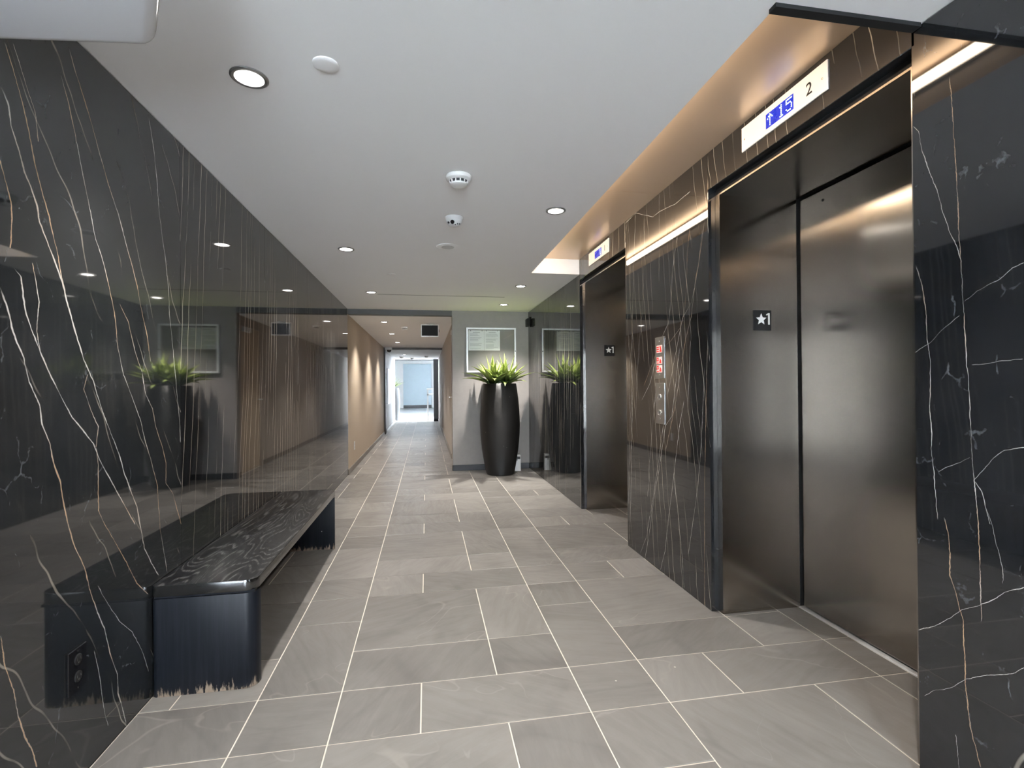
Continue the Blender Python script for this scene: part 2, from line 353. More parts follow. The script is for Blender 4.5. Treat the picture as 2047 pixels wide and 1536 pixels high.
sc = lambda L, k: [(p, w*k, c) for p, w, c in L]
M['m_plain'] = marble('black_marble_plain_edge', [], thin=(2., .4, 1.), speck=.3, seed=2., thin_k=0.)
M['m_near_left'] = marble('black_marble_long_veins', sc(LEFT_VEINS, .85), thin=(5., .55, 2.), speck=.5, seed=3.3, haze=(.008, .009, .009))  # base colour lightened to imitate a haze of window glow on these panels
M['m_left'] = marble('black_marble_fine_veins', [], thin=(17., -.08, 2.0), speck=.15, seed=8.1, thin_k=1., thin_w=.05)
M['m_near_right'] = marble('black_marble_crackled', sc(NEAR_VEINS, .75), sc(NEARH_VEINS, .75), thin=(3., .12, 1.6), speck=.6, seed=1.7)
M['m_pier'] = marble('black_marble_upright_veins', PIER_VEINS, PIERH_VEINS, thin=(14., -.14, 2.4), speck=.15, seed=5., thin_k=.9, thin_w=.03)
M['m_far_right'] = marble('black_marble_streaked', [], thin=(13., .04, 2.2), speck=.15, seed=11., thin_k=1., thin_w=.045)

def steel(name, col, rough, aniso, rot, streak=(6, 6, 900), metal=1.):
    N = NT(name); p = N.pos()
    f = N.noise(N.scale(p, streak), 1.3, 2, .5)
    N.base(N.mix(f, tuple(c*.985 for c in col), tuple(min(1, c*1.015) for c in col)))
    N.rough(N.ramp(f, .3, .7, rough*.98, rough*1.02)); N.p(Metallic=metal, Anisotropic=aniso)
    N.b.inputs['Anisotropic Rotation'].default_value = rot
    tg = N.n('ShaderNodeTangent', direction_type='RADIAL', axis='Z'); N.l(tg.outputs[0], N.b.inputs['Tangent'])
    return N.mat
M['steel'] = steel('brushed_bronze_steel', (.39, .36, .325), .19, .80, STEEL_ROT)
M['gold'] = steel('satin_bronze', (.80, .62, .46), .30, .3, 0., (500, 6, 6), .45)
M['steel_plate'] = steel('brushed_nickel', (.60, .59, .57), .38, .3, 0.)

CE = 2.22          # hall ceiling
XL, XR = -1.03, 1.435
YB = 6.9           # rear wall with the notice board
XC = .40           # right side of the far corridor
DX = 1.915         # plane of the lift doors
E1 = (1.25, 2.334); E2 = (3.41, 4.50)     # lift openings in the right wall (near, far)
LT = 2.168         # underside of the marble lintels
RT = 2.36          # recess ceiling
RX = .97; RY = (1.24, 4.51)

# ------------------------------------------------------------------ floor: grout bed + slate tiles
floor = struct('floor', MB().box(-1.4, 2.3, -3.3, 17.2, -.12, -.0025), M['grout'])
U = .2885
def tile_rects():
    out = []
    for i in range(-2, 3):
        for j in range(-5, 15):
            x0 = -.3275 + 1.2015*i; y0 = 1.70 + 4*U*j
            out += [(x0, x0+.3, y0, y0+U), (x0+.3, x0+.9, y0, y0+U)]
            out += [(x0, x0+.6, y0+U, y0+2*U), (x0+.6, x0+.9, y0+U, y0+2*U)]
            out += [(x0, x0+.6, y0+2*U, y0+4*U), (x0+.6, x0+.9, y0+2*U, y0+4*U)]
            xn = x0+.9; xe = x0+1.2015
            out += [(xn, xe, y0, y0+U), (xn, xe, y0+U, y0+3*U), (xn, xe, y0+3*U, y0+4*U)]
    return out
AREAS = [(XL, DX-.008, -3., YB), (XL, XC, YB, 17.0)]
def cut(r, a):
    q = [max(r[0], a[0]), min(r[1], a[1]), max(r[2], a[2]), min(r[3], a[3])]
    return q if q[1]-q[0] > .012 and q[3]-q[2] > .012 else None
pieces = []
for r in tile_rects():
    e = [q for q in (cut(r, a) for a in AREAS) if q]
    # nothing but what lies in the hall, the lift thresholds and the corridor
    e = [q for q in e if q[0] < XR-.01 or any(q[3] > l[0]+.04 and q[2] < l[1]-.04 for l in (E1, E2))]
    for q in e:
        if q[0] < XR-.01 and q[1] > XR+.05 and not any(q[3] > l[0]+.04 and q[2] < l[1]-.04 for l in (E1, E2)): q[1] = XR
    if len(e) == 2 and abs(e[0][3]-e[1][2]) < 1e-6:
        if abs(e[0][1]-e[1][1]) < 1e-6 and abs(e[0][0]-e[1][0]) < 1e-6: e = [[e[0][0], e[0][1], e[0][2], e[1][3]]]
    pieces += e
G = .0052
def tile_mesh(bm, q, rnd, lay):
    n0 = len(bm.faces)
    x0, x1, y0, y1 = q[0]+G/2, q[1]-G/2, q[2]+G/2, q[3]-G/2; c = .0012; dz = random.uniform(-.0004, .0003)
    lo = [bm.verts.new((x, y, -.008)) for x, y in ((x0, y0), (x1, y0), (x1, y1), (x0, y1))]
    mid = [bm.verts.new((x, y, -.0010+dz)) for x, y in ((x0, y0), (x1, y0), (x1, y1), (x0, y1))]
    top = [bm.verts.new((x, y, dz)) for x, y in ((x0+c, y0+c), (x1-c, y0+c), (x1-c, y1-c), (x0+c, y1-c))]
    fs = [bm.faces.new(top)]
    for A, B in ((lo, mid), (mid, top)):
        for k in range(4): fs.append(bm.faces.new((A[k], A[(k+1) % 4], B[(k+1) % 4], B[k])))
    for f in fs: f[lay] = rnd
far_bm = bmesh.new(); far_lay = far_bm.faces.layers.float.new('rnd')
for q in pieces:
    rnd = random.random()
    if q[2] < 9.2 and q[3] > -.9:
        bm = bmesh.new(); lay = bm.faces.layers.float.new('rnd'); tile_mesh(bm, q, rnd, lay)
        me = bpy.data.meshes.new('tile'); bm.to_mesh(me); bm.free(); link('tile', me, M['slate'], floor)
    else:
        tile_mesh(far_bm, q, rnd, far_lay)
me = bpy.data.meshes.new('far_tiles'); far_bm.to_mesh(me); far_bm.free()
tag(link('far_tiles', me, M['slate'], floor), kind='stuff')

# ------------------------------------------------------------------ ceiling with the recess above the lifts
cl = MB()
cl.box(-1.3, RX, -3.2, YB, CE, 2.5).box(RX, 2.2, -3.2, RY[0], CE, 2.5).box(RX, XR+.06, RY[1], YB, CE, 2.5).box(RX, XR+.06, RY[0], RY[1], RT+.02, 2.5)
ceiling = struct('ceiling', cl, M['ceiling'])
for a, b in ((RY[0]+.004, 2.878), (2.882, RY[1]-.004)):
    MB().box(RX+.002, XR+.048, a, b, RT, RT+.02).build('bronze_panel', M['gold'], ceiling)
MB().box(RX-.012, XR-.002, RY[0]-.024, RY[0]+.004, CE-.012, CE+.02).build('black_edge_trim', M['black'], ceiling)
led = thing('cove_light', 'warm linear LED strip hidden along the recess above the lifts', 'light', (RX+.008, 2.87, 2.33))
MB().box(RX, RX+.012, RY[0]+.06, RY[1]-.06, 2.300, 2.352).build('housing', M['alu'], led)
MB().box(RX+.012, RX+.018, RY[0]+.07, RY[1]-.07, 2.306, 2.346).build('diffuser', M['led'], led)

# ------------------------------------------------------------------ walls
wl = struct('wall_left', MB().box(-1.25, -1.052, -3.2, YB-.02, -.02, 2.4), M['grey_paint'])
SE = [-3., -1.85, -.65, .55, 1.12, 2.3155, 3.44, 4.60, 5.75, 6.86]
SE = [-3., -1.3, -.09, 1.12, 2.3155, 3.44, 4.60, 5.75, 6.86]
for a, b in zip(SE, SE[1:]):
    MB().box(-1.052, XL, a+.0008, b-.0008, .0, CE-.004, .0008).build('marble_panel', M['m_near_left'] if b < 2.4 else M['m_left'], wl)
wr = MB()
wr.box(1.487, 2.2, -3.2, E1[0]+.02, -.02, 2.4).box(1.487, 2.2, E1[1]-.02, E2[0]+.02, -.02, 2.4).box(1.487, 2.2, E2[1]-.02, YB+.1, -.02, 2.4)
for a, b in (E1, E2): wr.box(1.487, 2.2, a+.02, b-.02, 2.15, 2.4)
wr.box(2.0, 2.2, -3.2, YB, -.02, 2.5)
wr = struct('wall_right', wr, M['grey_paint'])
def slab(y0, y1, z0, z1, m):
    o = MB().box(XR, 1.487, y0+.0008, y1-.0008, z0, z1, .0016).build('marble_panel', m, wr)
    o.data.materials.append(M['m_plain'])
    for p in o.data.polygons:
        if abs(p.normal.x) < .5: p.material_index = 1
    return o
slab(-3., -1.2, 0, CE-.003, M['m_near_right']); slab(-1.2, .02, 0, CE-.003, M['m_near_right'])
slab(.02, E1[0], 0, CE-.003, M['m_near_right'])
slab(E1[0]-.012, E1[1], LT, RT-.001, M['m_pier']); slab(E1[1], E2[0], 0, RT-.001, M['m_pier']); slab(E2[0], E2[1]+.008, LT, RT-.001, M['m_far_right'])
slab(E2[1], 5.72, 0, CE-.003, M['m_far_right']); slab(5.72, YB, 0, CE-.003, M['m_far_right'])

wb = struct('wall_back', MB().box(.355, 1.6, YB, YB+.12, -.02, 2.4), M['rear'])
struct('wall_bulkhead', MB().box(-1.25, .355, YB, YB+.12, 2.15, 2.4), M['bulkhead'])
bb = struct('baseboard_back', MB().box(.345, XR-.001, YB-.014, YB, 0, .078, .003), M['base_dark'])
# corridor
struct('wall_corridor_left', MB().box(-1.25, -1.035, YB-.02, 12.6, -.02, 2.4), M['beige'])
struct('baseboard_corridor_left', MB().box(-1.035, -1.022, YB-.04, 12.6, 0, .075, .002), M['base_taupe'])
struct('trim_pilaster', MB().box(-1.25, -1.0, 12.6, 12.85, -.02, 2.4), M['pilaster'])
struct('wall_corridor_left_far', MB().box(-1.25, -1.035, 12.85, 17.0, -.02, 2.4), M['rear'])
struct('baseboard_corridor_left_far', MB().box(-1.035, -1.022, 12.85, 17.0, 0, .075, .002), M['base_taupe'])
wcr = MB().box(XC, .6, YB+.12, 7.12, -.02, 2.4).box(XC, .6, 8.02, 17.1, -.02, 2.4).box(XC, .6, 7.12, 8.02, 2.06, 2.4).box(.56, .7, 7.0, 8.2, -.02, 2.4)
struct('wall_corridor_right', wcr, M['greige'])
bcr = MB().box(XC-.012, XC, 8.09, 17., 0, .075, .002).box(.343, .355, YB-.014, YB+.12, 0, .078, .002)
struct('baseboard_corridor_right', bcr, M['base_taupe'])
struct('ceiling_corridor', MB().box(-1.25, .6, YB+.12, 12.6, 2.15, 2.4), M['ceiling'])
struct('wall_bulkhead_far', MB().box(-1.25, .6, 12.6, 12.7, 2.10, 2.3), M['bulkhead'])
struct('ceiling_corridor_far', MB().box(-1.25, .6, 12.7, 17.1, 2.105, 2.4), M['ceiling'])
struct('wall_corridor_end', MB().box(.24, .6, 17.0, 17.15, -.02, 2.4), M['grey_paint'])
struct('baseboard_corridor_end', MB().box(.24, .398, 16.987, 17.0, 0, .085, .002), M['black'])
# sunlit room past the corridor
struct('floor_far_room', MB().box(-5, 3, 17.2, 28.2, -.12, 0), M['slate2'] if 'slate2' in M else simple('pale_far_floor', (.42, .42, .43), .35, var=.06, vscale=1.2))
struct('ceiling_far_room', MB().box(-5, 3, 17.1, 28.2, 2.62, 2.8), M['ceiling'])
wf = MB().box(-5, 3, 28., 28.2, -.02, 2.7)
struct('wall_far_room', wf, M['ceiling'])
struct('wall_far_room_panel', MB().box(-1.26, .27, 27.93, 28.0, 0, 2.44), M['pale_blue'])
struct('baseboard_far_room', MB().box(-1.25, .27, 27.9, 27.93, 0, .16), M['base_dark'])
struct('wall_far_room_right', MB().box(.45, .6, 19.5, 28., -.02, 2.7), M['ceiling'])
struct('wall_far_room_front', MB().box(-5, -1.25, 17.0, 17.2, -.02, 2.7).box(.6, 3, 17.0, 17.15, -.02, 2.7).box(-1.25, .6, 17.1, 17.15, 2.3, 2.7), M['ceiling'])
def window(name, x, y0, y1, z0, z1, n, mat_frame):
    """glazed opening in a wall of constant x"""
    fr = MB()
    for k in range(n+1):
        y = y0+(y1-y0)*k/n; fr.box(x-.03, x+.03, y-.03, y+.03, z0, z1)
    fr.box(x-.03, x+.03, y0, y1, z0-.04, z0+.02).box(x-.03, x+.03, y0, y1, z1-.02, z1+.04)
    w = struct(name, fr, mat_frame)
    for k in range(n):
        MB().box(x-.004, x+.004, y0+(y1-y0)*k/n+.03, y0+(y1-y0)*(k+1)/n-.03, z0+.02, z1-.02).build('pane', M['glass'], w)
    return w
g = NT('window_glass')
mx = g.n('ShaderNodeMixShader'); tr = g.n('ShaderNodeBsdfTransparent'); gl = g.n('ShaderNodeBsdfGlossy'); gl.inputs['Roughness'].default_value = .02
fz = g.n('ShaderNodeFresnel'); fz.inputs[0].default_value = 1.18
g.l(fz.outputs[0], mx.inputs[0]); g.l(tr.outputs[0], mx.inputs[1]); g.l(gl.outputs[0], mx.inputs[2]); g.l(mx.outputs[0], g.t.nodes['Material Output'].inputs[0])
M['glass'] = g.mat
window('window_1', -4.9, 19.0, 22.0, .05, 2.5, 2, M['alu'])
struct('wall_far_room_left', MB().box(-5, -4.8, 17.2, 19., -.02, 2.7).box(-5, -4.8, 22., 28., -.02, 2.7).box(-5, -4.8, 19., 22., 2.54, 2.7), M['ceiling'])
# unseen end wall behind the camera; its glazing is invented to let daylight in
wfr = MB().box(-1.3, -.85, -3.2, -3.0, -.02, 2.4).box(.35, 1.6, -3.2, -3., -.02, 2.4).box(-.85, .35, -3.2, -3., 2.12, 2.4)
struct('wall_front', wfr, M['grey_paint'])
w2 = MB()
for x in (-.82, -.25, .32): w2.box(x-.03, x+.03, -3.13, -3.07, 0, 2.12)
w2.box(-.82, .32, -3.13, -3.07, 0, .1).box(-.82, .32, -3.13, -3.07, 2.04, 2.12)
w2 = struct('added_window', w2, M['black'])
for a, b in ((-.79, -.28), (-.22, .29)): MB().box(a, b, -3.104, -3.096, .1, 2.04).build('pane', M['glass'], w2)

# ------------------------------------------------------------------ lifts (door_1 near, door_2 far)
def lift(name, e):
    y0, y1 = e; a, b = y0+.037, y1-.037           # clear opening between the jambs
    TOP = 2.131
    d = tag(bpy.data.objects.new(name, None), kind='structure'); COL.objects.link(d); d.location = (DX, (y0+y1)/2, 0)
    MB().box(DX+.012, DX+.04, a-.02, b-.012, .012, TOP-.012, .0015).build('door_leaf', M['steel'], d)
    for s, yy in ((1, b), (-1, a)):
        j = MB()
        j.box(1.482, DX, min(yy, yy+s*.004), max(yy, yy+s*.004), 0, TOP)
        j.box(1.476, 1.484, min(yy, yy+s*.036), max(yy, yy+s*.036), 0, TOP)
        j.build('jamb', M['steel'], d)
    MB().box(1.482, DX, a-.004, b+.004, TOP, TOP+.004).box(1.476, 1.484, a-.036, b+.036, TOP, TOP+.008).build('header', M['steel'], d)
    MB().box(1.480, 1.486, a-.036, b+.036, TOP+.008, LT).build('shadow_gap', M['black'], d)
    MB().box(DX+.06, DX+.07, a-.04, b+.04, 0, 2.2).build('shaft_shadow_panel', M['black'], d)
    MB().box(DX-.007, DX+.05, a-.01, b+.004, -.008, .004, .001).build('sill', M['alu'], d)
    k = MB().lathe([(.0065, 0), (.0065, -.002), (.004, -.002)], (DX+.012, y1-.203, 2.068), 14, 'x')
    k.build('keyhole', M['black'], d)
    return d
lift('door_1', E1); lift('door_2', E2)

def star(cx, cz, R, r, rot=math.pi/2):
    return [(cx+(R if k % 2 == 0 else r)*math.cos(rot+k*math.pi/5), cz+(R if k % 2 == 0 else r)*math.sin(rot+k*math.pi/5)) for k in range(10)]
def star_plate(yj, label):
    x0, x1, z0, z1 = 1.659, 1.761, 1.443, 1.547
    t = thing('floor_marker_plate', label, 'sign', ((x0+x1)/2, yj, z0), 'star floor markers on the lift jambs')
    MB().box(x0, x1, yj-.004, yj-.0002, z0, z1, .001).build('plate', M['black'], t)
    MB().prism(star(1.702, 1.499, .0305, .0135), 'y', yj-.0062, yj-.004).build('star', M['white'], t)
    c = 1.7415
    MB().prism([(c, 1.473), (c+.009, 1.473), (c+.009, 1.532), (c+.001, 1.532), (c-.010, 1.527), (c-.010, 1.5205), (c, 1.5225)], 'y', yj-.0062, yj-.004).build('numeral', M['white'], t)
star_plate(E1[1]-.037, 'black square plate with white star and 1 on the nearer lift jamb')
star_plate(E2[1]-.037, 'black square plate with white star and 1 on the farther lift jamb')

def text_on_right_wall(txt, yc, zc, size, x, depth, mat, name, parent):
    cu = bpy.data.curves.new('txt', 'FONT'); cu.body = txt; cu.size = size; cu.extrude = depth/2; cu.align_x = 'CENTER'; cu.align_y = 'CENTER'
    ob = bpy.data.objects.new('txt', cu); COL.objects.link(ob)
    bpy.context.view_layer.update()
    me = bpy.data.meshes.new_from_object(ob); bpy.data.objects.remove(ob, do_unlink=True)
    me.transform(Matrix(((0, 0, -1, x), (-1, 0, 0, yc), (0, 1, 0, zc), (0, 0, 0, 1)))); me.name = name
    me.materials.clear()
    return link(name, me, mat, parent)
M['display'] = emit('blue_display', (.004, .03, .60), .38, (.01, .02, .3))
M['dots'] = emit('display_dots', (.62, .85, 1.), 2.2)
M['plate_white'] = simple('pale_satin_plate', (.93, .93, .92), .35, .0, var=.02)
GLY = {'up': ['..#..', '.###.', '#.#.#', '..#..', '..#..', '..#..', '..#..'], '1': ['..#..', '.##..', '..#..', '..#..', '..#..', '..#..', '.###.'],
       '5': ['#####', '#....', '####.', '....#', '....#', '#...#', '.###.']}
def indicator(y0, y1, z0, z1, num, glyphs, label):
    """y0 = left (far) end as one faces the wall, y1 = right (near) end"""
    t = thing('floor_indicator', label, 'indicator', (XR, (y0+y1)/2, z0), 'floor indicators above the lifts')
    MB().box(XR-.006, XR-.0002, y1, y0, z0, z1, .0012).build('plate', M['plate_white'], t)
    W = y0-y1; dl, dr = y0-.338*W, y0-.662*W; dz0, dz1 = z0+.021, z1-.027
    dp = MB().box(XR-.0072, XR-.006, dr, dl, dz0, dz1).build('display', M['display'], t)
    px = (dz1-dz0)/8.2
    for gname, fy in glyphs:
        m = MB()
        for r, row in enumerate(GLY[gname]):
            for c, ch in enumerate(row):
                if ch == '#':
                    yy = dl-(dl-dr)*fy-(c-2)*px*.95; zz = dz1-px*(r+1.1)
                    m.box(XR-.0078, XR-.0072, yy-px*.29, yy+px*.29, zz-px*.29, zz+px*.29)
        m.build('lit_character', M['dots'], dp)
    text_on_right_wall(num, y0-.825*W, (z0+z1)/2-.004, .066, XR-.0064, .0012, M['black'], 'numeral', t)
    for fy in (.045, .955):
        MB().lathe([(.004, 0), (.004, -.0016), (.0025, -.0022)], (XR-.006, y0-fy*W, (z0+z1)/2-.004), 12, 'x').build('screw', M['screw'], t)
    return t
indicator(2.047, 1.555, 2.226, 2.335, '2', [('up', .16), ('1', .58), ('5', .85)], 'white floor indicator numbered 2 with blue display above the nearer lift')
indicator(4.215, 3.725, 2.226, 2.335, '1', [('1', .86)], 'white floor indicator numbered 1 with blue display above the farther lift')

# call station on the pier
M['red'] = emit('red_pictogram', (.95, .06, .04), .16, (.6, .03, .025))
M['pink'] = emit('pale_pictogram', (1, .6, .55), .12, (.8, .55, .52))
t = thing('fire_notice_plate', 'upper steel plate with three red pictogram squares between the lifts', 'wall plate', (XR, 2.877, 1.206))
MB().box(XR-.005, XR-.0002, 2.817, 2.937, 1.206, 1.464, .0012).build('plate', M['steel_plate'], t)
for k, (z0, z1) in enumerate(((1.366, 1.412), (1.296, 1.340), (1.243, 1.289))):
    pc = MB().box(XR-.0062, XR-.005, 2.843, 2.914, z0, z1).build('pictogram', M['pink'], t)
    h = z1-z0; m = MB(); X0, X1 = XR-.0070, XR-.0062
    if k == 0:
        for q in (.12, .40, .68): m.box(X0, X1, 2.882, 2.911, z0+h*q, z0+h*(q+.16))
        m.prism([(2.874, z0+h*.1), (2.866, z0+h*.55), (2.874, z0+h*.85), (2.860, z0+h*.92), (2.852, z0+h*.6), (2.847, z0+h*.12)], 'x', X0, X1)
    else:
        for (a, b, c, d) in ((2.885, 2.911, .78, .92), (2.885, 2.911, .42, .54), (2.904, 2.911, .42, .92), (2.885, 2.892, .42, .92), (2.886, 2.908, .08, .24)):
            m.box(X0, X1, a, b, z0+h*c, z0+h*d)
        m.prism([(2.878, z0+h*.12), (2.872, z0+h*.5), (2.866, z0+h*.8), (2.856, z0+h*.55), (2.850, z0+h*.12)], 'x', X0, X1)
    m.build('symbol', M['red'] if k != 1 else M['redd'] if 'redd' in M else M['red'], pc)
for z in (1.437, 1.228): MB().lathe([(.0045, 0), (.0045, -.0016), (.003, -.0024)], (XR-.005, 2.879, z), 12, 'x').build('screw', M['screw'], t)
t = thing('call_button_plate', 'lower steel call plate with two round lift buttons', 'wall plate', (XR, 2.876, .924))
MB().box(XR-.005, XR-.0002, 2.818, 2.934, .924, 1.178, .0012).build('plate', M['steel_plate'], t)
for z in (1.092, .994):
    o = MB().lathe([(.018, 0), (.018, -.004), (.0155, -.006), (.0145, -.004)], (XR-.005, 2.880, z), 24, 'x').build('button_collar', M['screw'], t)
    auto_smooth(o)
    o2 = MB().lathe([(.0143, 0), (.0143, -.005), (.011, -.0068)], (XR-.005, 2.880, z), 24, 'x').build('button', M['steel_plate'], t); auto_smooth(o2)
for z in (1.150, .957): MB().lathe([(.0045, 0), (.0045, -.0016), (.003, -.0024)], (XR-.005, 2.878, z), 12, 'x').build('screw', M['screw'], t)

# ------------------------------------------------------------------ ceiling fittings
M['trim'] = simple('grey_metal_trim', (.30, .30, .30), .3, .8)
def downlight(x, y, z, label, power, group='recessed downlights', size=None):
    t = thing('downlight', label, 'ceiling light', (x, y, z), group)
    o = MB().lathe([(.060, -.0002), (.060, -.0045), (.055, -.0075), (.046, -.006), (.0445, -.0015), (.0445, -.0002)], (x, y, z), 40, 'z', True).build('trim_ring', M['trim'], t); auto_smooth(o)
    MB().lathe([(.0443, -.0004), (.0443, -.0030), (.036, -.0034)], (x, y, z), 32).build('lens', M['lens'], t)
    ld = bpy.data.lights.new('beam', 'SPOT'); ld.energy = power; ld.spot_size = math.radians(size or SPOT); ld.spot_blend = 1.; ld.shadow_soft_size = .028; ld.color = (1, .945, .88)
    lo = bpy.data.objects.new('beam', ld); COL.objects.link(lo); lo.parent = t; lo.location = (0, 0, -.018)
    return t
PW = POWER
downlight(-.584, 1.798, CE, 'largest downlight, nearest on the left of the hall ceiling', PW)
downlight(-.595, 3.92, CE, 'downlight above the middle of the black bench side', PW)
downlight(-.595, 5.652, CE, 'downlight at the left end of the thin ceiling slot', PW)
downlight(.773, 2.88, CE, 'downlight beside the recess edge between the two lifts', PW)
downlight(.985, 5.112, CE, 'downlight on the right just past the lift recess', PW)
downlight(.989, 6.30, CE, 'downlight above the tall planter in front of the grey wall', PW*2.2)
for x, y, w in ((-.59, -.3, 'on the left just'), (.77, .62, 'on the right nearly overhead just'), (-.59, -2.1, 'on the left near the added window, far'), (.77, -1.4, 'on the right near the added window, far')):  # unseen lamps added behind the camera to light the hall
    downlight(x, y, CE, 'added unseen downlight %s behind the viewpoint' % w, PW, 'added downlights behind the viewpoint')
downlight(-.62, 7.66, 2.15, 'first downlight of the far corridor beside the beige wall', PW*1.1)
downlight(-.62, 9.35, 2.15, 'second downlight of the far corridor beside the beige wall', PW*1.1)
downlight(-.62, 11.1, 2.15, 'third downlight of the far corridor beside the beige wall', PW*1.1)
downlight(-.62, 14.6, 2.105, 'downlight beyond the second bulkhead of the corridor', PW*.25)

def disc(name, prof, c, mat, label, cat):
    o = MB().lathe(prof, c, 36).build(name, mat); auto_smooth(o); return tag(o, label, cat)
disc('sprinkler_cover', [(.041, -.0002), (.041, -.004), (.038, -.006), (.02, -.0065)], (-.316, 1.686, CE), M['ceiling'], 'larger white flat disc beside the nearest downlight', 'sprinkler cover')
disc('sprinkler_cover', [(.041, -.0002), (.041, -.004), (.038, -.006), (.02, -.0065)], (-.316, 4.73, CE), M['ceiling'], 'smaller white flat disc farther back on the hall ceiling', 'sprinkler cover')
t = thing('ceiling_speaker', 'faint round flush grille behind the dome camera on the ceiling', 'speaker', (.165, 3.743, CE))
o = MB().lathe([(.085, -.0002), (.085, -.003), (.080, -.005), (.05, -.006)], (.165, 3.743, CE), 40).build('rim', M['ceiling'], t); auto_smooth(o)
MB().lathe([(.047, -.006), (.046, -.008), (.03, -.0085)], (.165, 3.743, CE), 32).build('grille', M['offwhite'], t)

def smoke(c, label, s=1.):
    t = thing('smoke_detector', label, 'smoke detector', c)
    o = MB().lathe([(.062*s, -.0002), (.066*s, -.006*s), (.064*s, -.020*s), (.052*s, -.028*s)], c, 40).build('base', M['white'], t); auto_smooth(o)
    o = MB().lathe([(.046*s, -.028*s), (.043*s, -.033*s), (.040*s, -.040*s)], c, 40).build('vent_core', M['grey_paint'], t); auto_smooth(o)
    for k in range(12):
        a = k*math.pi/6+.1; r = .0435*s
        MB().box(c[0]+r*math.cos(a)-.003*s, c[0]+r*math.cos(a)+.003*s, c[1]+r*math.sin(a)-.003*s, c[1]+r*math.sin(a)+.003*s, c[2]-.041*s, c[2]-.027*s).build('rib', M['white'], t)
    o = MB().lathe([(.044*s, -.040*s), (.041*s, -.047*s), (.030*s, -.051*s), (.012*s, -.052*s)], c, 40).build('cap', M['white'], t); auto_smooth(o)
smoke((.167, 2.48, CE), 'white stepped smoke detector nearest on the hall ceiling')
t = thing('dome_camera', 'small grey dome camera with a dark eye behind the smoke detector', 'camera', (.178, 3.095, CE))
o = MB().lathe([(.056, -.0002), (.056, -.012), (.053, -.016)], (.178, 3.095, CE), 40).build('base', M['offwhite'], t); auto_smooth(o)
R = .052
o = MB().lathe([(R*math.cos(a), -.016-R*.82*math.sin(a)) for a in [i*math.pi/2/9*.97 for i in range(10)]], (.178, 3.095, CE), 40).build('dome', M['offwhite'], t); auto_smooth(o)
def eye(c, n, r, mat, name, parent):
    n = Vector(n).normalized(); a = n.orthogonal().normalized(); b = n.cross(a); c = Vector(c); m = MB(); f = []
    p0 = [m.bm.verts.new(c+(a*math.cos(k*math.pi/10)+b*math.sin(k*math.pi/10))*r) for k in range(20)]
    p1 = [m.bm.verts.new(v.co+n*.004) for v in p0]
    m.bm.faces.new(p1); m.bm.faces.new(p0[::-1])
    for k in range(20): m.bm.faces.new((p0[k], p0[(k+1) % 20], p1[(k+1) % 20], p1[k]))
    return m.build(name, mat, parent)
cc = Vector((.178, 3.095, CE-.016))
for (dx, dy, dz), r, mm, nm in (((-.25, -.75, -.55), .0125, M['black_gloss'], 'eye'), ((-.72, -.5, -.6), .007, M['black_gloss'], 'eye'), ((.35, -.6, -.75), .004, M['grey_paint'], 'sensor'), ((.6, -.45, -.7), .004, M['grey_paint'], 'sensor'), ((.1, -.55, -.85), .004, M['grey_paint'], 'sensor')):
    n = Vector((dx, dy, dz)).normalized(); eye(cc+Vector((n.x*R, n.y*R, n.z*R*.82))*.985, n, r, mm, nm, t)
tag(MB().box(-.54, .917, 5.774, 5.786, CE-.0012, CE-.0001).build('ceiling_slot', M['grey_paint']), 'thin dark slot line running across the hall ceiling', 'slot vent')
# corner unit above the bench side, close to the camera
m = MB(); pl = [(-.640, 1.322), (-.548, 1.155), (-.45, .98), (-1.028, .98), (-1.028, 1.362)]
m.prism(pl, 'z', 1.985, 2.075)
bmesh.ops.bevel(m.bm, geom=[e for e in m.bm.edges if min(v.co.z for v in e.verts) < 2.03], offset=.030, segments=5, affect='EDGES', profile=.5)
o = m.build('wall_unit', M['white_gloss']); auto_smooth(o, 50)
tag(o, 'glossy white box unit high on the left marble wall near the ceiling', 'wall unit')

# ------------------------------------------------------------------ corridor fittings
t = thing('exit_sign', 'unlit black-faced exit sign box hanging from the corridor ceiling', 'exit sign', (.057, 7.8, 2.15))
MB().box(-.080, .196, 7.8, 7.85, 1.945, 2.135, .004).build('housing', M['white'], t)
MB().box(-.066, .182, 7.797, 7.8, 1.960, 2.122).build('face', M['black'], t)
MB().lathe([(.05, -.0002), (.05, -.012), (.02, -.016)], (.057, 7.825, 2.15), 24).build('canopy', M['white'], t)
MB().box(.196, .204, 7.81, 7.84, 2.02, 2.06).build('test_button', M['black'], t)
smoke((-.344, 8.28, 2.15), 'white smoke detector on the corridor ceiling beside the exit sign', .9)
for x, y, l in ((-.75, 15.6, 'left of the three small detectors at the corridor end'), (-.45, 16.2, 'middle of the three small detectors at the corridor end'), (.0, 15.2, 'right of the three small detectors at the corridor end')):
    smoke((x, y, 2.105), l, 1.)
t = thing('bracket_camera', 'white dome camera on a bracket at the left end of the second bulkhead', 'camera', (-.90, 12.5, 2.15))
MB().box(-.99, -.83, 12.44, 12.58, 2.085, 2.15, .006).build('bracket', M['offwhite'], t)
o = MB().lathe([(.055, 0), (.055, -.02), (.045, -.045), (.02, -.058)], (-.90, 12.51, 2.085), 24).build('dome', M['black_gloss'], t); auto_smooth(o)
t = thing('wall_sign', 'tall white framed sign on the left wall far down the corridor', 'sign', (-1.035, 13.87, .715))
MB().box(-1.035, -1.0, 13.45, 14.3, .715, 1.66, .004).build('frame', M['alu'], t)
MB().box(-1.0, -.997, 13.50, 14.25, .76, 1.62).build('sheet', M['white'], t)
t = thing('wall_socket', 'white socket low on the beige corridor wall', 'socket', (-1.035, 7.45, .28))
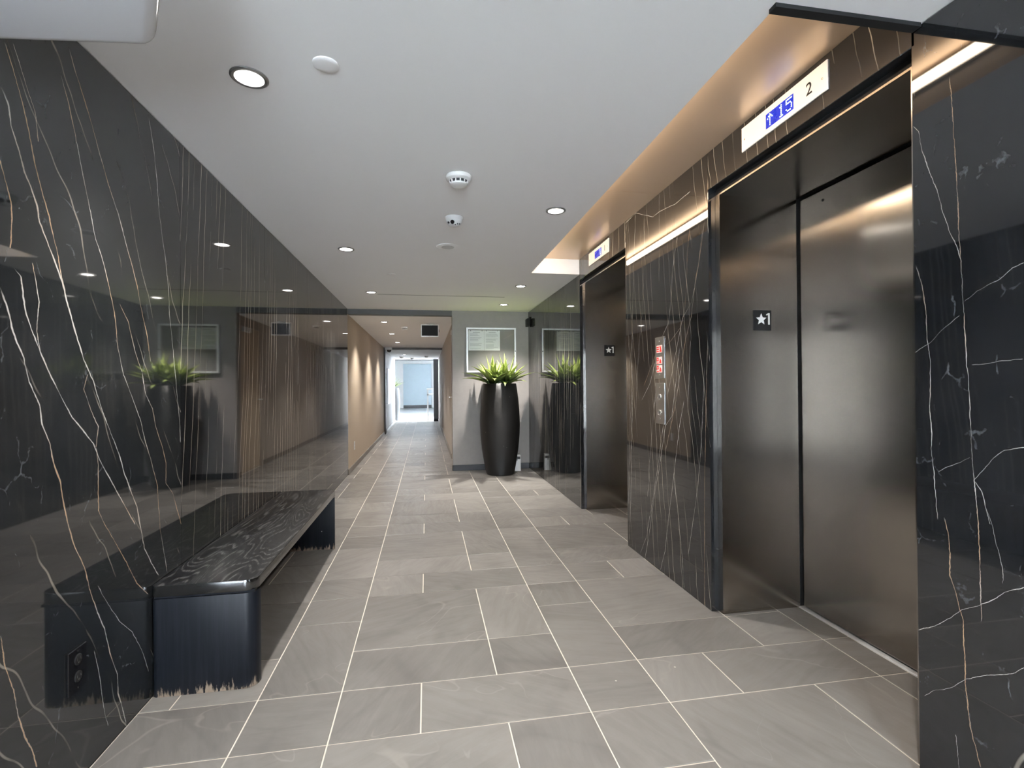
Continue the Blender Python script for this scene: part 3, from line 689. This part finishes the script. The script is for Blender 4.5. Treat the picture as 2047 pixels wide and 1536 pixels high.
MB().box(-1.035, -1.029, 7.41, 7.49, .265, .385, .002).build('plate', M['white'], t)
for z in (.30, .345): MB().box(-1.029, -1.0275, 7.437, 7.463, z-.014, z+.014, .0005).build('outlet_face', M['offwhite'], t)
# corridor door right behind the corner
d3 = MB().box(XC+.012, XC+.05, 7.16, 7.98, .01, 2.02, .002).build('door_3', M['doorwood']); tag(d3, kind='structure')
MB().box(XC-.008, XC+.06, 7.12, 7.16, 0, 2.06).box(XC-.008, XC+.06, 7.98, 8.02, 0, 2.06).box(XC-.008, XC+.06, 7.12, 8.02, 2.02, 2.06).build('door_frame', M['greige'], d3)
MB().box(XC-.035, XC+.012, 7.25, 7.50, 1.945, 2.005, .004).build('door_closer', M['alu'], d3)
MB().tube([(XC+.012, 7.90, 1.0), (XC-.045, 7.90, 1.0), (XC-.045, 7.78, 1.0)], .009).build('door_handle', M['alu'], d3)
# things in the bright room beyond
t = thing('high_table', 'white high table standing at the bright end of the corridor', 'table', (.22, 17.5, 0))
MB().box(.0, .44, 17.25, 18.3, 1.06, 1.10, .003).build('table_top', M['white'], t)
for y in (17.27, 18.25): MB().box(.02, .42, y, y+.03, .87, .92).build('rail', M['white'], t)
for x in (.02, .38):
    for y in (17.27, 18.24): MB().box(x, x+.045, y, y+.045, 0, 1.06).build('leg', M['white'], t)
def pot_mesh(c, s, prof, n=48): return MB().lathe([(r*s, z*s) for r, z in prof], c, n)
POT = [(.165, 0), (.180, .006), (.189, .03), (.215, .16), (.243, .34), (.260, .52), (.266, .66), (.262, .80), (.250, .97), (.235, 1.10), (.222, 1.196), (.218, 1.203), (.208, 1.203), (.204, 1.196), (.205, 1.145)]
N = NT('black_ribbed_planter'); p = N.pos()
wv = N.n('ShaderNodeTexWave', wave_type='BANDS', bands_direction='Z'); N.l(p, wv.inputs[0]); wv.inputs['Scale'].default_value = 55; wv.inputs['Distortion'].default_value = 2.2; wv.inputs['Detail'].default_value = 2; wv.inputs['Detail Scale'].default_value = 2
f = N.noise(p, 14, 5); vo = N.n('ShaderNodeTexVoronoi'); N.l(p, vo.inputs['Vector']); vo.inputs['Scale'].default_value = 16
sp_ = N.math('MULTIPLY', N.ramp(vo.outputs['Distance'], .07, .05, 0, 1), N.math('GREATER_THAN', N.noise(vo.outputs['Position'], 5, 1), .62))
N.base(N.mix(sp_, N.mix(f, (.006, .0058, .0055), (.013, .0122, .0115)), (.3, .28, .25))); N.rough(.42); N.bump(wv.outputs['Fac'], .45, .004)
M['planter'] = N.mat
N = NT('agave_leaf'); p = N.obj()
at = N.n('ShaderNodeAttribute', attribute_name='along').outputs['Fac']
N.base(N.mix(N.ramp(N.math('ADD', at, N.math('MULTIPLY', N.noise(p, 25), .3)), .2, .9), (.025, .060, .010), (.27, .34, .085))); N.rough(.38)  # dark bases and pale tips put shade and highlights into the leaf colour
N.p(IOR=1.4)
try: N.b.inputs['Subsurface Weight'].default_value = .0
except Exception: pass
M['leaf'] = N.mat
M['soil'] = simple('dark_soil', (.03, .022, .016), .9, var=.4, vscale=60, bump=.6)
def leaf_mesh(L, w, bend, fold=.35, n=9):
    """a blade starting at the origin along +X, curving; returned in local space"""
    bm = bmesh.new(); lay = bm.verts.layers.float.new('along'); rows = []
    x = z = 0.; ang = 0.
    for i in range(n+1):
        t = i/n; ww = w*(math.sin(math.pi*min(1, (t*.86+.14)))**.8)*(1-t**5)*.5+.0006
        if i: ang = -bend*t; x += L/n*math.cos(ang); z += L/n*math.sin(ang)
        row = []
        for k, (a, h) in enumerate(((-1, fold), (-.5, fold*.4), (0, 0), (.5, fold*.4), (1, fold))):
            v = bm.verts.new((x, a*ww, z+h*ww)); v[lay] = t; row.append(v)
        low = bm.verts.new((x, 0, z-ww*.18-.001)); low[lay] = t; rows.append((row, low))
    for (A, la), (B, lb) in zip(rows, rows[1:]):
        for k in range(4): bm.faces.new((A[k], B[k], B[k+1], A[k+1]))
        bm.faces.new((A[0], la, lb, B[0])); bm.faces.new((A[4], B[4], lb, la))
    bmesh.ops.recalc_face_normals(bm, faces=bm.faces)
    me = bpy.data.meshes.new('leaf'); bm.to_mesh(me); bm.free()
    for q in me.polygons: q.use_smooth = True
    me.materials.append(M['leaf']); return me
def agave(cx, cy, z0, label, seed, scale=1.):
    rs = random.Random(seed)
    t = thing('agave_plant', label, 'plant', (cx, cy, z0), 'artificial agaves in the planter')
    o = MB().lathe([(.030, -.016), (.036, .02), (.034, .05), (.012, .07)], (cx, cy, z0), 16).build('stem', M['leafdark'], t); auto_smooth(o)
    rings = [(7, 40, .40, .078, .80), (8, 50, .40, .076, .6), (7, 62, .39, .068, .35), (4, 80, .38, .055, .12)]
    if rs.random() < 2: pass
    for ri, (cnt, el, L, w, bend) in enumerate(rings):
        for k in range(cnt):
            az = 2*math.pi*(k+rs.uniform(-.25, .25))/cnt+ri*.5
            me = leaf_mesh(L*scale*rs.uniform(.85, 1.12), w*rs.uniform(.9, 1.1), bend*rs.uniform(.5, 1.5))
            lf = bpy.data.objects.new('leaf', me); COL.objects.link(lf); lf.parent = t
            e = math.radians(el+rs.uniform(-8, 8))
            lf.matrix_local = Matrix.Translation((.02*math.cos(az), .02*math.sin(az), .012+.006*ri)) @ Matrix.Rotation(az, 4, 'Z') @ Matrix.Rotation(-e, 4, 'Y')
    return t
M['leafdark'] = simple('dark_green_stem', (.035, .07, .014), .5)
PX, PY = .962, 6.53
t = thing('planter', 'tall black barrel-shaped planter in front of the grey wall', 'planter', (PX, PY, 0))
o = MB().lathe(POT, (PX, PY, 0), 64).build('vessel', M['planter'], t); auto_smooth(o)
MB().lathe([(.203, 1.130), (.203, 1.150), (.1, 1.160)], (PX, PY, 0), 40).build('soil', M['soil'], t)
agave(PX-.10, PY-.05, 1.17, 'left of the two bright green spiky agaves in the tall planter', 3)
agave(PX+.085, PY-.06, 1.17, 'right of the two bright green spiky agaves in the tall planter', 12)
# second planter, silhouette at the far end of the corridor
t = thing('planter', 'dark planter in silhouette at the far end of the corridor', 'planter', (-1.16, 17.80, 0))
o = pot_mesh((-1.16, 17.80, 0), .95, POT, 32).build('vessel', M['planter'], t); auto_smooth(o)
t2 = thing('leafy_plant', 'dark spiky plant in the far corridor planter', 'plant', (-1.16, 17.80, 1.12))
rs = random.Random(5)
for k in range(16):
    me = leaf_mesh(rs.uniform(.34, .52), .05, rs.uniform(.2, .8)); lf = bpy.data.objects.new('leaf', me); COL.objects.link(lf); lf.parent = t2
    lf.matrix_local = Matrix.Rotation(k*2.4, 4, 'Z') @ Matrix.Rotation(-math.radians(rs.uniform(35, 85)), 4, 'Y')

# ------------------------------------------------------------------ notice board
t = thing('notice_board', 'wall-hung notice cabinet with white frame above the planter', 'notice board', (.8985, YB, 1.362))
X0, X1, Z0, Z1 = .549, 1.248, 1.362, 1.985; fy0, fy1 = YB-.042, YB
M['board'] = simple('grey_board', (.25, .245, .235), .6, var=.05)
fw_ = .023
MB().box(X0, X1, YB-.010, YB-.001, Z0, Z1).build('backing', M['board'], t)
MB().box(X0, X1, fy0, YB-.010, Z1-fw_, Z1, .002).box(X0, X1, fy0, YB-.010, Z0, Z0+fw_, .002).box(X0, X0+fw_, fy0, YB-.010, Z0+fw_, Z1-fw_, .002).box(X1-fw_, X1, fy0, YB-.010, Z0+fw_, Z1-fw_, .002).build('frame', M['alu'], t)
MB().box(X0+fw_, X1-fw_, fy0+.010, fy0+.014, Z0+fw_, Z1-fw_).build('glass_front', M['glass'], t)
MB().lathe([(.007, 0), (.007, -.006), (.004, -.007)], (X1-fw_/2, fy0, 1.66), 14, 'y').build('lock', M['dark_ring'], t)
M['paper'] = simple('paper', (.80, .83, .82), .7, var=.01)
M['ink'] = simple('printed_ink', (.35, .37, .38), .7)
for k, (a, b, lab) in enumerate(((.582, .802, 'left printed sheet pinned inside the notice cabinet'), (.804, 1.024, 'right printed sheet pinned inside the notice cabinet'))):
    s = thing('printed_notice', lab, 'paper', ((a+b)/2, YB-.013, 1.668))
    MB().box(a, b, YB-.0135, YB-.0115, 1.668, 1.950).build('sheet', M['paper'], s)
    m = MB(); rs = random.Random(k+4)
    m.box((a+b)/2-.05, (a+b)/2+.05, YB-.0142, YB-.0135, 1.918, 1.924)
    z = 1.898
    while z > 1.69:
        if rs.random() < .82: m.box(a+.02, a+.02+rs.uniform(.10, .18), YB-.0142, YB-.0135, z, z+.0035)
        z -= .0135
    m.build('print', M['ink'], s)
    for c in (a+.03, b-.03): MB().lathe([(.005, 0), (.005, -.004), (.002, -.006)], (c, YB-.0135, 1.943), 10, 'y').build('pin', M['black'], s)
# small white box by the planter, black box high in the corner
t = thing('small_box', 'small white tapered box with grey window on the floor behind the planter', 'box', (1.225, 6.72, 0))
m = MB(); m.prism([(1.165, 0), (1.270, 0), (1.268, .215), (1.262, .228), (1.205, .228), (1.196, .215)], 'y', 6.68, 6.75, .003); m.build('casing', M['white'], t)
MB().box(1.198, 1.262, 6.676, 6.681, .165, .198, .001).build('window', M['grey_paint'], t)
MB().box(1.205, 1.225, 6.676, 6.681, .148, .160, .001).build('latch', M['grey_paint'], t)
t = thing('corner_box', 'small black box mounted high on the marble in the rear corner', 'box', (XR, 6.65, 2.0))
MB().box(XR-.055, XR-.012, 6.70, 6.84, 2.0, 2.105, .005).build('body', M['black'], t)
MB().box(XR-.012, XR-.0003, 6.74, 6.80, 2.03, 2.13, .001).build('bracket', M['black'], t)

# ------------------------------------------------------------------ black socket on the left wall
t = thing('wall_socket', 'black duplex socket plate on the marble beside the bench end', 'socket', (XL, 1.67, .274))
MB().box(XL+.0002, XL+.006, 1.631, 1.709, .274, .400, .0015).build('plate', M['black_gloss'], t)
for z in (.365, .315):
    o = MB().lathe([(.016, 0), (.016, .002), (.014, .003)], (XL+.006, 1.670, z), 20, 'x').build('outlet_face', M['black'], t)
    MB().box(XL+.0089, XL+.0096, 1.661, 1.664, z-.002, z+.007).box(XL+.0089, XL+.0096, 1.676, 1.679, z-.002, z+.007).lathe([(.003, 0), (.003, .0006), (.002, .0007)], (XL+.0089, 1.670, z-.008), 10, 'x').build('slots', M['screw'], o)
for z in (.391, .283): MB().lathe([(.003, 0), (.003, .0012), (.002, .0016)], (XL+.006, 1.670, z), 10, 'x').build('screw', M['dark_ring'], t)

# ------------------------------------------------------------------ bench
def black_oak(name, top):
    N = NT(name); p = N.pos()
    sp = N.n('ShaderNodeSeparateXYZ'); N.l(p, sp.inputs[0])
    if top:
        q = N.scale(p, (5, .75, 1)); nn = N.noise(q, .9, 2, .45, .5)
        ring = N.math('FRACT', N.math('MULTIPLY', nn, 30.))
        g = N.math('MULTIPLY', N.ramp(N.math('ABSOLUTE', N.math('SUBTRACT', ring, .5)), .20, .05, 0, 1), N.ramp(N.noise(N.scale(p, (90, 6, 1)), 1.4, 4, .7), .40, .60))
        pores = N.ramp(N.noise(N.scale(p, (220, 9, 1)), 1, 2), .62, .72)
        c = N.mix(N.math('MULTIPLY', g, .7), (.010, .0105, .012), (.13, .13, .128)); c = N.mix(N.math('MULTIPLY', pores, .25), c, (.12, .12, .12))
        N.bump(g, -.25, .0008)
    else:
        st = N.noise(N.scale(p, (75, 75, 3.2)), 1, 4, .6)
        c = N.mix(N.ramp(st, .4, .7), (.006, .0075, .011), (.011, .0125, .017))
        # scuffed bare wood along the foot
        wear = N.math('SUBTRACT', N.noise(N.scale(p, (60, 60, 9)), 1, 5, .7), N.math('MULTIPLY', sp.outputs[2], 4.5))
        c = N.mix(N.ramp(wear, .41, .50), c, (.27, .205, .15))
    vo = N.n('ShaderNodeTexVoronoi'); N.l(p, vo.inputs['Vector']); vo.inputs['Scale'].default_value = 22
    sk = N.math('MULTIPLY', N.ramp(vo.outputs['Distance'], .075, .06, 0, 1), N.math('GREATER_THAN', N.noise(vo.outputs['Position'], 5, 1), .66))
    c = N.mix(sk, c, (.6, .57, .52))
    N.base(c); N.rough(.30 if top else .42); N.p(IOR=1.5 if top else 1.3)
    return N.mat
M['oak_top'] = black_oak('black_stained_oak_top', True); M['oak_end'] = black_oak('black_stained_oak_end', False)
def rrect(x0, x1, y0, y1, rad):
    """rad: corner radii (x0y0, x1y0, x1y1, x0y1)"""
    pts = []
    for (cx, cy, sx, sy, r, a0) in ((x0, y0, 1, 1, rad[0], math.pi), (x1, y0, -1, 1, rad[1], 1.5*math.pi), (x1, y1, -1, -1, rad[2], 0), (x0, y1, 1, -1, rad[3], .5*math.pi)):
        if r <= 0: pts.append((cx, cy)); continue
        for k in range(7):
            a = a0+k*math.pi/12; pts.append((cx+sx*r+r*math.cos(a), cy+sy*r+r*math.sin(a)))
    return pts
BX0, BX1, BY0, BY1 = -1.0295, -.658, 2.072, 3.80
t = thing('bench', 'long black oak bench with rounded corners against the left marble wall', 'bench', (-.84, 2.94, 0))
o = MB().prism(rrect(BX0, BX1, BY0, BY1, (.022, .05, .05, .022)), 'z', .378, .421, .003).build('seat', M['oak_top'], t); auto_smooth(o, 30)
o.data.materials.append(simple('black_lacquered_edge', (.012, .0115, .011), .14, var=.2, ior=1.9))
for p in o.data.polygons:
    if p.normal.z < .5: p.material_index = 1
for y0, y1, rr in ((BY0+.001, BY0+.058, (.022, .048, 0, 0)), (BY1-.058, BY1-.001, (0, 0, .048, .022))):
    m = MB().prism(rrect(BX0+.001, BX1-.001, y0, y1, rr), 'z', 0, .370, .0015)
    m.box(BX0+.008, BX1-.008, y0+.008, y1-.008, .369, .3785)
    o = m.build('end_panel', M['oak_end'], t); auto_smooth(o, 30)
